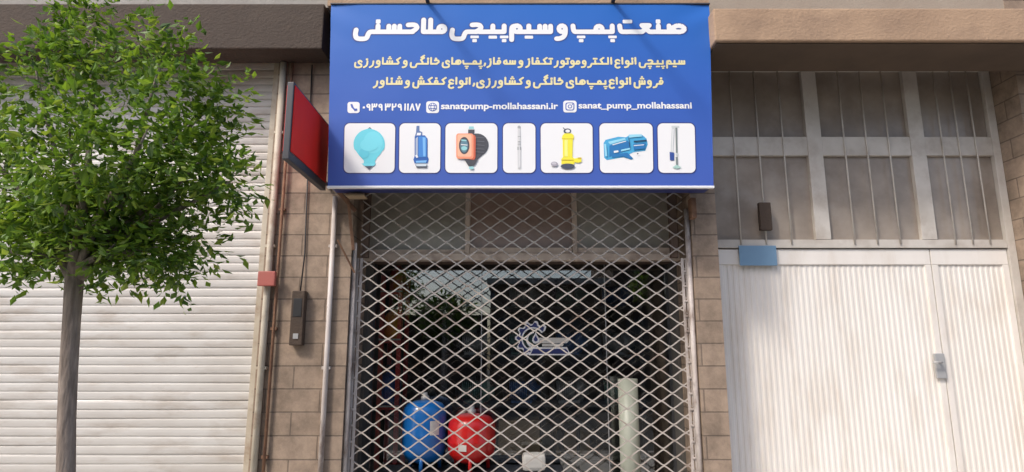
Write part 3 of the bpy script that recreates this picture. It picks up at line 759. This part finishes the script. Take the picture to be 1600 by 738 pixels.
p.ell(dk, 886.5, 205.3, 6, 4.2); p.ell(W, 887, 205.3, 3.6, 2.4); p.bar(dk, (879.5, 200), (883, 203), 1.2)
p.poly(y1, [(879, 212), (882, 209), (893, 209), (896.5, 212), (896.5, 218), (895, 219), (894.5, 246), (897, 248), (897.5, 257), (877, 257), (877, 249), (879.5, 246), (879, 219), (877.5, 217)])
p.poly(y3, [(878, 217), (896.5, 217), (896.5, 218), (878, 218)]); p.poly(y2, [(882, 219), (887, 219), (887, 245), (882, 245)]); p.poly(y3, [(877, 250), (897, 250), (897, 251.2), (877, 251.2)])
p.poly(y1, [(896, 248.5), (908, 246.5), (908.5, 253.5), (903, 255), (896, 254)]); p.ell(y3, 905.5, 248, 3.4, 1.3)
p.ell(dk, 887, 260.5, 11, 4.2); p.ell(ink(165, 160, 170), 866, 257, 5.5, 3.6); p.ell(ink(195, 192, 198), 865.5, 256.2, 3.6, 2)
done(p, 'submersible_picture')
p = pic(5); c1, c2, c3 = ink(72, 165, 210), ink(40, 115, 175), ink(150, 212, 232)
p.poly(c1, [(943, 224), (946, 219), (966, 214), (978, 215), (984, 211), (1003, 211), (1010, 217), (1012, 226), (1008, 236), (990, 238), (980, 243), (990, 249), (986, 250), (974, 246), (948, 250.5), (944, 247)])
p.poly(c2, [(952, 228), (980, 220), (984, 224), (984, 234), (960, 243), (952, 246)]); p.poly(c3, [(950, 222), (976, 216), (978, 218.5), (953, 226)]); p.bar(W, (957, 227), (978, 221), 1.3)
p.poly(c2, [(957, 242), (980, 239), (989, 248), (984, 249), (974, 245), (956, 247)]); p.bar(W, (959, 238), (966, 237), 3); p.bar(c3, (970, 236), (984, 233), 2.6)
p.poly(c3, [(982, 211), (1002, 210.5), (1003, 214), (983, 216)]); p.bar(ink(35, 60, 90), (990, 222), (1010, 220), 2); p.poly(c2, [(989, 226), (1009, 224), (1007, 233), (990, 235)]); p.bar(W, (990, 228.5), (1006, 227), 1.2); p.bar(ink(30, 50, 80), (982, 216), (984, 232), 1)
p.ell(dk, 996, 241, 1.3, 1); p.bar(c3, (945, 226), (947, 245), 3)
done(p, 'jet_pump_picture')
p = pic(6); st, sd = ink(200, 205, 205), ink(120, 130, 128)
p.poly(st, [(1049, 197), (1061, 197), (1061.5, 200), (1049, 200)]); p.poly(st, [(1049.5, 200), (1054, 200), (1052, 240), (1047.5, 240)]); p.poly(sd, [(1055, 200), (1058, 200), (1058.5, 240), (1056, 240)]); p.bar(W, (1051.5, 202), (1050, 238), 1.4)
p.poly(ink(55, 80, 150), [(1046, 238), (1053, 239), (1053, 251), (1046.5, 251)]); p.bar(st, (1056, 241), (1059, 243), 4); p.bar(sd, (1057, 246), (1057.5, 262), 3); p.poly(ink(165, 200, 190), [(1050, 262), (1057, 258), (1064, 262), (1057, 264.5)])
done(p, 'vertical_pump_picture')
# rusty brackets and packing block between the sign and the wall
def strut(a, b, wd): return MB().tube([a, b], wd, 4, smooth=False)
ys = -.12
q0, q1 = at(534, 318, ys), at(547, 388, ys)
strut((q0.x, ys, q0.z + .35), q1 + Vector((0, .1, 0)), .016).build('bracket', M['rust'], sg)
q0, q1 = at(531, 385, ys), at(549, 424, ys)
strut(q0 + Vector((-.02, 0, .05)), q1 + Vector((0, .1, 0)), .009).build('bracket', M['rust'], sg)
q0, q1 = at(529, 300, -.1), at(556, 330, -.02)
strut(q0, q1, .02).build('bracket', M['rust'], sg)
MB().box(X(541, 300, -.2), X(570, 300, -.2), -.22, -.1, Z(307, -.2), bz0 - .0195, .004).build('packing_block', M['woodblock'], sg)
q0 = at(1080, 300, -.05)
MB().box(q0.x - .02, q0.x + .02, -.1, -.01, Z(342, -.05), bz0 - .02, .003).build('bracket', M['rust'], sg)

# lamps on arms over the sign: their heads are above the picture, their shadows lie on the banner
def sign_lamp(px, label):
    x, zz = sp(px, 8)
    o = tag(empty('sign_lamp', (x, YS, bz1 + .015)), label, 'lamp', 'lamps over the blue sign')
    MB().tube([(x, YS + .05, bz1 + .024), (x, YS - .1, bz1 + .03), (x - .005, YS - .55, bz1 + .04)], .017, 8).build('arm', M['signsteel'], o)
    MB().lathe([(.017, -.03), (.032, -.025), (.038, .05), (.03, .055)], 16, Matrix.Translation((x - .005, YS - .58, bz1 + .04)) @ Matrix.Rotation(R(70), 4, 'X')).build('lamp_head', M['signsteel'], o)
sign_lamp(668, 'thin dark lamp arm at the sign top over the middle of the title')
sign_lamp(958, 'thin dark lamp arm at the sign top near the right end')

# ------------------------------------------------------------------ red projecting sign
rs = tag(empty('projecting_sign', (-1.46, -.5, 2.8)), 'red double faced box sign standing out from the wall, left of the blue sign', 'sign')
pxx = bx0 - .1; ra, rb = -.92, -.1
rz0, rz1 = Z(285, -.35), at(450, 128, -.92).z
MB().box(pxx - .045, pxx + .0, ra, rb, rz0, rz1, .006).build('sign_box', M['signsteel'], rs)
MB().box(pxx + .001, pxx + .006, ra + .015, rb - .02, rz0 + .06, rz1 - .02).build('sign_face', M['red_face'], rs)
MB().box(pxx - .051, pxx - .046, ra + .015, rb - .02, rz0 + .06, rz1 - .02).build('sign_face', M['red_face'], rs)
for zz in (rz0 + .08, rz1 - .08): MB().tube([(pxx - .022, rb - .01, zz), (pxx - .022, .0, zz)], .014, 8).build('bracket', M['signsteel'], rs)

# ------------------------------------------------------------------ fittings on the left pier
def pipe(px, rad, m, z0, z1, label, y=-.03):
    x = X(px, 560, y)
    o = MB().tube([(x, y, z0), (x + .002, y, (z0 + z1) / 2), (x, y, z1)], rad, 12)
    zz = z0 + .4
    o.use(m)
    while zz < z1: o.box(x - rad - .012, x + rad + .012, y - .004, -.001, zz, zz + .022, .002); zz += .95
    return tag(o.build('wall_pipe', None), label, 'pipe', 'pipes on the left pier')
pipe(409, .026, M['cream'], .002, ll0 - .01, 'thick cream painted pipe beside the roller shutter')
pipe(424, .012, M['rust'], .3, ll0 - .01, 'thin rusty pipe next to the thick cream pipe')
pipe(510, .02, M['gatepost'], .002, rz0 - .03, 'grey painted pipe under the red sign', -.028)
x, z = X(418, 435, -.09), Z(435, -.09)
tag(MB().box(x - .075, x + .06, -.1, -.06, z - .06, z + .055, .008).build('alarm_box', M['redbox']), 'small red box on the cream pipe by the shutter', 'box')
x, z0, z1 = X(466, 495, -.04), Z(540, -.04), Z(455, -.04)
mb = MB().use(M['brown']); mb.box(x - .05, x + .05, -.07, -.001, z0, z1, .008); mb.use(M['black']).box(x - .032, x + .032, -.074, -.0705, z1 - .2, z1 - .06, .001)
mb.use(M['grey']).box(x - .02, x + .02, -.0735, -.0705, z0 + .05, z0 + .09, .001); mb.use(M['black']).tube([(x, -.03, z1 - .01), (x + .01, -.012, z1 + .3), (x - .03, -.012, ll0 - .02)], .006, 6)
tag(mb.build('meter_box', None), 'tall dark meter box on the left stone pier', 'box')
x, z = X(1195, 335, YD - .06), Z(335, YD - .06)
mb = MB().use(M['brown']); mb.box(x - .05, x + .05, YD - .08, YD - .033, z - .14, z + .1, .008)
tag(mb.build('junction_box', None), 'dark brown box hung on the barred window of the white door', 'box')

# ------------------------------------------------------------------ tree
TY = -2.0
tb = at(103, 738, TY); tt = at(117, 440, TY)
trx = tb.x + .004
tree = tag(empty('street_tree', (trx, TY, 0)), 'young street tree with bright green crown before the roller shutter', 'tree')
def tube_obj(name, pts, rad, parent, n=12):
    return MB().tube(pts, rad, n).build(name, M['bark'], parent)
tp = [(trx - .006, TY, 0), (trx - .003, TY, .3), (trx, TY, .7)]
for q in ((103, 738), (104, 660), (107, 580), (112, 500), (116, 440), (122, 380)): c = at(q[0], q[1], TY); tp.append((c.x, TY, c.z))
tube_obj('trunk', tp, [.065, .045, .038, .036, .0355, .036, .0355, .038, .032], tree, 16)
lobes = []   # (px, py, dy, radius px)
for q in ((60, 130, 0, 85), (150, 75, .2, 80), (245, 120, -.1, 80), (330, 165, .1, 55), (110, 240, -.3, 100), (215, 235, -.25, 85), (300, 265, 0, 70), (30, 290, .1, 90), (120, 350, 0, 90), (205, 340, .2, 80), (290, 375, .1, 48), (350, 290, -.05, 40), (262, 430, 0, 20), (20, 395, -.1, 45), (-60, 200, .1, 90), (320, 240, .2, 40), (165, 395, -.1, 50), (235, 390, -.05, 40), (70, 385, .1, 55), (160, 350, .1, 80), (240, 320, .1, 60), (60, 340, .1, 70)):
    c = at(q[0], q[1], TY + q[2]); lobes.append((c, q[3] * (c.y - CAM.y) / F))
crown_base = Vector(tp[-2])
for i, (c, r) in enumerate(lobes):
    if r < .1: continue
    d = c - crown_base
    mid = crown_base + d * .5 + Vector((rng.uniform(-.06, .06), rng.uniform(-.06, .06), .05))
    tube_obj('limb', [crown_base, crown_base + d * .2 + Vector((0, 0, .05)), mid, c, c + d.normalized() * r * .5], [.027, .02, .013, .007, .003], tree, 8)
mb = MB(); mb.keep = True
lm = [M['leaf%d' % i] for i in range(4)]
def leaf(p, size, out):
    a = Vector((rng.gauss(0, 1), rng.gauss(0, 1), rng.gauss(-.25, .6))); a = (a + out * .8).normalized()
    b = a.cross(Vector((rng.gauss(0, .5), rng.gauss(0, .5), 1))).normalized(); n = a.cross(b)
    L, wd = size, size * .24
    t = rng.random(); mb.use(lm[0] if t < .45 else lm[1] if t < .72 else lm[2] if t < .9 else lm[3])
    v = [mb.bm.verts.new(q) for q in (p, p + a * L * .45 + b * wd + n * wd * .35, p + a * L, p + a * L * .45 - b * wd + n * wd * .35)]
    mb.face((v[0], v[1], v[2])); mb.face((v[0], v[2], v[3]))
for c, r in lobes:
    # twigs inside a lobe, leaves along each twig
    for k in range(int(22 + 1450 * r * r)):
        u = Vector((rng.gauss(0, 1), rng.gauss(0, 1), rng.gauss(0, 1))).normalized()
        o = c + Vector((u.x, u.y * .9, u.z)) * r * rng.uniform(.25, .95) ** .8
        dirn = (u + Vector((rng.gauss(0, .5), rng.gauss(0, .5), rng.gauss(.1, .5)))).normalized()
        ln = rng.uniform(.08, .16)
        for j in range(9):
            leaf(o + dirn * ln * (j / 8) + Vector((rng.gauss(0, .012), rng.gauss(0, .012), rng.gauss(0, .012))), rng.uniform(.024, .068), dirn)
mb.build('crown', None, tree)

# ------------------------------------------------------------------ inside the shop
def on_floor(px, py, y): return Vector((X(px, py, y), y, 0.0142))
# low bench that carries the tanks
yb = .48
bzt = Z(733, yb)
bench = tag(empty('display_bench', (-.7, yb, 0)), 'low dark display bench behind the gate under the two tanks', 'bench')
b0, b1 = X(590, 690, yb), X(880, 690, yb)
MB().box(b0, b1, yb - .2, yb + .2, bzt - .04, bzt, .006).build('bench_top', M['black'], bench)
for x in (b0 + .05, b1 - .05):
    for y in (yb - .17, yb + .17): MB().box(x - .02, x + .02, y - .02, y + .02, .0142, bzt - .041).build('leg', M['dkgrey'], bench)
def tank(px0, px1, pytop, m, label, y):
    x0, x1 = X(px0, 670, y), X(px1, 670, y); r = (x1 - x0) / 2; x = (x0 + x1) / 2; zt = Z(pytop, y)
    o = tag(empty('pressure_tank', (x, y, bzt)), label, 'tank', 'pressure tanks in the shop')
    h = zt - bzt; T = Matrix.Translation((x, y, bzt)); b = .05
    pr = [(r * .35, b), (r * .75, b + .03), (r * .95, b + .08), (r, b + .13), (r, b + h * .36), (r * 1.02, b + h * .38), (r * 1.02, b + h * .41), (r, b + h * .43), (r, h - .11), (r * .95, h - .06), (r * .78, h - .025), (r * .42, h - .005), (r * .1, h)]
    MB().lathe(pr, 32, T).build('shell', m, o)
    MB().lathe([(.035, h - .006), (.035, h + .03), (.02, h + .035), (.02, h + .06)], 14, T).build('valve', M['grey'], o)
    for k in range(3):
        a = R(30 + 120 * k); MB().tube([(x + r * .8 * math.cos(a), y + r * .8 * math.sin(a), bzt + .001), (x + r * .75 * math.cos(a), y + r * .75 * math.sin(a), bzt + .12)], .016, 8).build('leg', m, o)
    return o, x, r, h
def tank_label(o, x, y, r, z0, z1, a0, a1):
    mb = MB(); n = 8
    A = [mb.bm.verts.new((x + (r + .003) * math.cos(R(a0 + (a1 - a0) * k / n)), y + (r + .003) * math.sin(R(a0 + (a1 - a0) * k / n)), z0)) for k in range(n + 1)]
    Bv = [mb.bm.verts.new((v.co.x, v.co.y, z1)) for v in A]
    for k in range(n): mb.face((A[k], A[k + 1], Bv[k + 1], Bv[k]), True)
    mb.build('paper_label', M['label'], o)
o, x, r, h = tank(629, 697, 625, M['tankblue'], 'blue pressure tank behind the mesh gate', yb)
tank_label(o, x, yb, r, bzt + h * .52, bzt + h * .72, -68, -42)
o, x, r, h = tank(700, 774, 646, M['tankred'], 'red pressure tank behind the mesh gate', yb - .02)
tank_label(o, x, yb - .02, r, bzt + h * .38, bzt + h * .52, -118, -98)
# plastic pipe
yp = .52
x0, x1 = X(967, 650, yp), X(998, 650, yp); rp = (x1 - x0) / 2; xc = (x0 + x1) / 2; zt = Z(592, yp)
tag(MB().lathe([(rp, .0143), (rp, zt), (rp * .9, zt), (rp * .9, .03)], 32, Matrix.Translation((xc, yp, 0))).build('plastic_pipe', M['pvc']), 'pale green grey plastic pipe standing upright behind the gate', 'pipe')
# red rack on the left with bottles
yr = .88
rk = tag(empty('storage_rack', (-1.5, yr, 0)), 'red steel storage rack at the left inside the shop', 'rack')
r0, r1 = gxL + .06, X(626, 560, yr)
for xx in (r0 + .02, r1 - .02):
    for yy in (yr, yr + .4): MB().box(xx - .02, xx + .02, yy - .02, yy + .02, .0143, Z(430, yr), .003).build('upright', M['rackred'], rk)
shz = [Z(p_, yr) for p_ in (735, 634, 530, 455)]
for zz in shz:
    MB().use(M['rackred']).box(r0 + .0, r1 - .0, yr + .0 - .021, yr + .42, zz - .035, zz - .001, .002).build('shelf', None, rk)
    MB().box(r0 + .001, r1 - .001, yr - .026, yr - .0215, zz - .012, zz + .002).build('shelf_edge', M['label'], rk)
def bottle(x, y, z, m, s, label, group):
    o = tag(empty('oil_bottle', (x, y, z)), label, 'bottle', group)
    T = Matrix.Translation((x, y, z)) @ Matrix.Scale(s, 4)
    MB().lathe([(.07, .001), (.078, .012), (.078, .18), (.06, .215), (.028, .235), (.028, .25)], 18, T).build('bottle_body', m, o)
    MB().lathe([(.033, .2505), (.033, .285), (.03, .287)], 14, T).build('cap', M['black'], o)
bottle(X(612, 500, yr) , yr + .1, shz[2] + .001, M['orange'], 1.1, 'orange oil bottle on the middle shelf of the red rack', 'bottles on the red rack')
bottle(X(592, 500, yr) , yr + .16, shz[2] + .001, M['dkgrey'], 1.0, 'dark oil bottle beside the orange one on the red rack', 'bottles on the red rack')
bottle(X(607, 600, yr) , yr + .1, shz[1] + .001, M['canblue'], 1.25, 'blue bottle on the lower shelf of the red rack', 'bottles on the red rack')
bottle(X(618, 470, yr), yr + .1, shz[3] + .001, M['rackred'], 1.0, 'red bottle on the top shelf of the red rack', 'bottles on the red rack')
# dark shelving on the back wall with motors and cartons
yk = 1.6
bs = tag(empty('wall_shelving', (.3, yk, 0)), 'dark steel shelving along the back wall of the shop', 'shelving')
k0, k1 = X(690, 560, yk), gxR - .08
lev = [.45, .95, 1.45, 1.95]
for zz in lev: MB().box(k0, k1, yk, yk + .5, zz - .03, zz, .003).build('shelf', M['dkgrey'], bs)
for xx in (k0 + .02, (k0 + k1) / 2, k1 - .02):
    for yy in (yk - .003, yk + .46): MB().box(xx - .02, xx + .02, yy, yy + .04, .0143, 2.3).build('upright', M['dkgrey'], bs)
def motor(x, y, z, m, label):
    o = tag(empty('pump_motor', (x, y, z)), label, 'pump', 'pump motors on the dark shelving')
    T = Matrix.Translation((x, y, z + .13)) @ Matrix.Rotation(R(90), 4, 'Y')
    pr = []
    for k in range(9): pr += [(.085, -.1 + k * .022), (.1, -.096 + k * .022), (.1, -.088 + k * .022), (.085, -.084 + k * .022)]
    MB().lathe(pr, 20, T).build('motor_body', m, o)
    MB().lathe([(.04, -.17), (.09, -.16), (.1, -.105)], 20, T).build('fan_cover', M['dkgrey'], o)
    MB().lathe([(.11, .1), (.12, .12), (.12, .17), (.06, .2), (.045, .24)], 20, T).build('pump_head', m, o)
    MB().box(x - .05, x + .05, y - .04, y + .05, z + .225, z + .275, .006).build('terminal_box', M['dkgrey'], o)
    MB().box(x - .08, x + .14, y - .08, y + .08, z + .001, z + .03, .003).build('foot', m, o)
spots = []
mm = ['green_motor', 'blue_motor', 'grey', 'green_motor', 'blue_motor', 'grey']
n = 0
names = [['first', 'second', 'third', 'fourth', 'fifth']]
clr = {'green_motor': 'green', 'blue_motor': 'blue', 'grey': 'grey'}
lvn = {.45: 'lowest', .95: 'lower', 1.45: 'upper', 1.95: 'topmost'}
for li, zz in enumerate((.95, 1.45, 1.95)):
    for k in range(4):
        x = k0 + .3 + k * (k1 - k0 - .6) / 3
        mk = mm[(k + li * 2) % 3]
        motor(x, yk + .22, zz, M[mk], '%s pump motor on the %s dark shelf, %s from the left' % (clr[mk], lvn[zz], names[0][k]))
for k, (x, wd, hh) in enumerate(((k0 + .3, .36, .28), (k0 + .8, .42, .34), (k0 + 1.35, .34, .24))):
    tag(MB().box(x - wd / 2, x + wd / 2, yk + .08, yk + .42, .4505, .45 + hh, .004).build('carton', M['carton']), 'brown carton on the lowest dark shelf, %s from the left' % names[0][k], 'box', 'cartons on the dark shelving')
# white pump crate front at the bottom edge, and grey hose coil
yc = .44
q = at(835, 725, yc)
tag(MB().box(q.x - .1, q.x + .09, yc - .08, yc + .08, bzt + .001, Z(708, yc), .03).build('plastic_housing', M['label']), 'small white plastic housing on the bench beside the red tank', 'housing')
q = at(905, 625, 1.2)
mb = MB(); pts = [(X(905, 650, 1.2) + (.17 + .006 * (t // 24)) * math.cos(t * math.pi / 12), 1.2 + .012 * t / 6, Z(690, 1.2) + .0 + (.17 + .006 * (t // 24)) * math.sin(t * math.pi / 12)) for t in range(24 * 5)]
tag(mb.tube(pts, .014, 8).build('hose_coil', M['dkgrey']), 'dark coil of hose hanging behind the gate, left of the pale pipe', 'hose')
hx_ = X(905, 650, 1.2)
st = tag(empty('hose_stand', (hx_, 1.3, 0)), 'dark steel stand that carries the hose coil', 'stand')
MB().tube([(hx_, 1.33, .0143), (hx_, 1.33, Z(690, 1.2) + .19)], .018, 10).build('post', M['dkgrey'], st)
MB().tube([(hx_, 1.34, Z(690, 1.2) + .152), (hx_, 1.16, Z(690, 1.2) + .152)], .012, 8).build('hook', M['dkgrey'], st)
MB().lathe([(.2, .0144), (.2, .03), (.03, .045)], 20, Matrix.Translation((hx_, 1.33, 0))).build('base', M['dkgrey'], st)

# ------------------------------------------------------------------ the far side of the street, seen in the shop glass
def far_house(x0, x1, h, m, label, nwin):
    o = tag(empty('far_building', ((x0 + x1) / 2, -13.5, 0)), label, 'building')
    MB().box(x0, x1, -19, -13.5, 0.011, h).build('wall', m, o)
    MB().box(x0 - .1, x1 + .1, -19.1, -13.35, h + .001, h + .18).build('roof', M['kerb'], o)
    for k in range(nwin):
        for zz in [1.0 + 3 * j for j in range(int((h - 1.8) // 3) + 1)]:
            xx = x0 + (x1 - x0) * (k + .5) / nwin
            f = MB().box(xx - .7, xx + .7, -13.49, -13.44, zz, zz + 1.5).build('window', M['dkgrey'], o)
    return o
far_house(-.7, 3.1, 3.6, M['soffit'], 'low dark building across the street, mirrored in the shop glass', 2)
far_house(3.3, 12, 9.5, M['brown'], 'tall dark brown building across the street at the right', 4)
far_house(-15, -5.4, 8.5, M['brown'], 'tall dark brown building across the street at the left', 4)
gw = tag(MB().box(-5.3, -.8, -13.7, -13.5, .011, 2.6, .01).build('garden_wall', M['brown']), 'dark garden wall across the street between two buildings', 'wall')
def far_tree(x, y, h, r, label):
    o = tag(empty('far_tree', (x, y, 0)), label, 'tree', 'trees across the street')
    MB().tube([(x, y, 0.011), (x + .05, y, h * .5), (x, y, h)], [.14, .1, .05], 10).build('trunk', M['bark'], o)
    global mb
    mb = MB(); mb.keep = True
    for k in range(1500):
        u = Vector((rng.gauss(0, 1), rng.gauss(0, 1), rng.gauss(0, 1))).normalized()
        leaf(Vector((x, y, h)) + Vector((u.x * r, u.y * r, u.z * r * .7)) * rng.uniform(.3, 1), rng.uniform(.14, .26), u)
    mb.build('crown', None, o)
far_tree(-4.2, -12.2, 4.0, 1.35, 'green tree across the street before the garden wall')
far_tree(4.6, -12.2, 3.4, 1.0, 'green tree across the street before the tall right building')
far_tree(-2.1, -12.6, 2.5, 1.05, 'low bushy tree across the street at the middle of the garden wall')
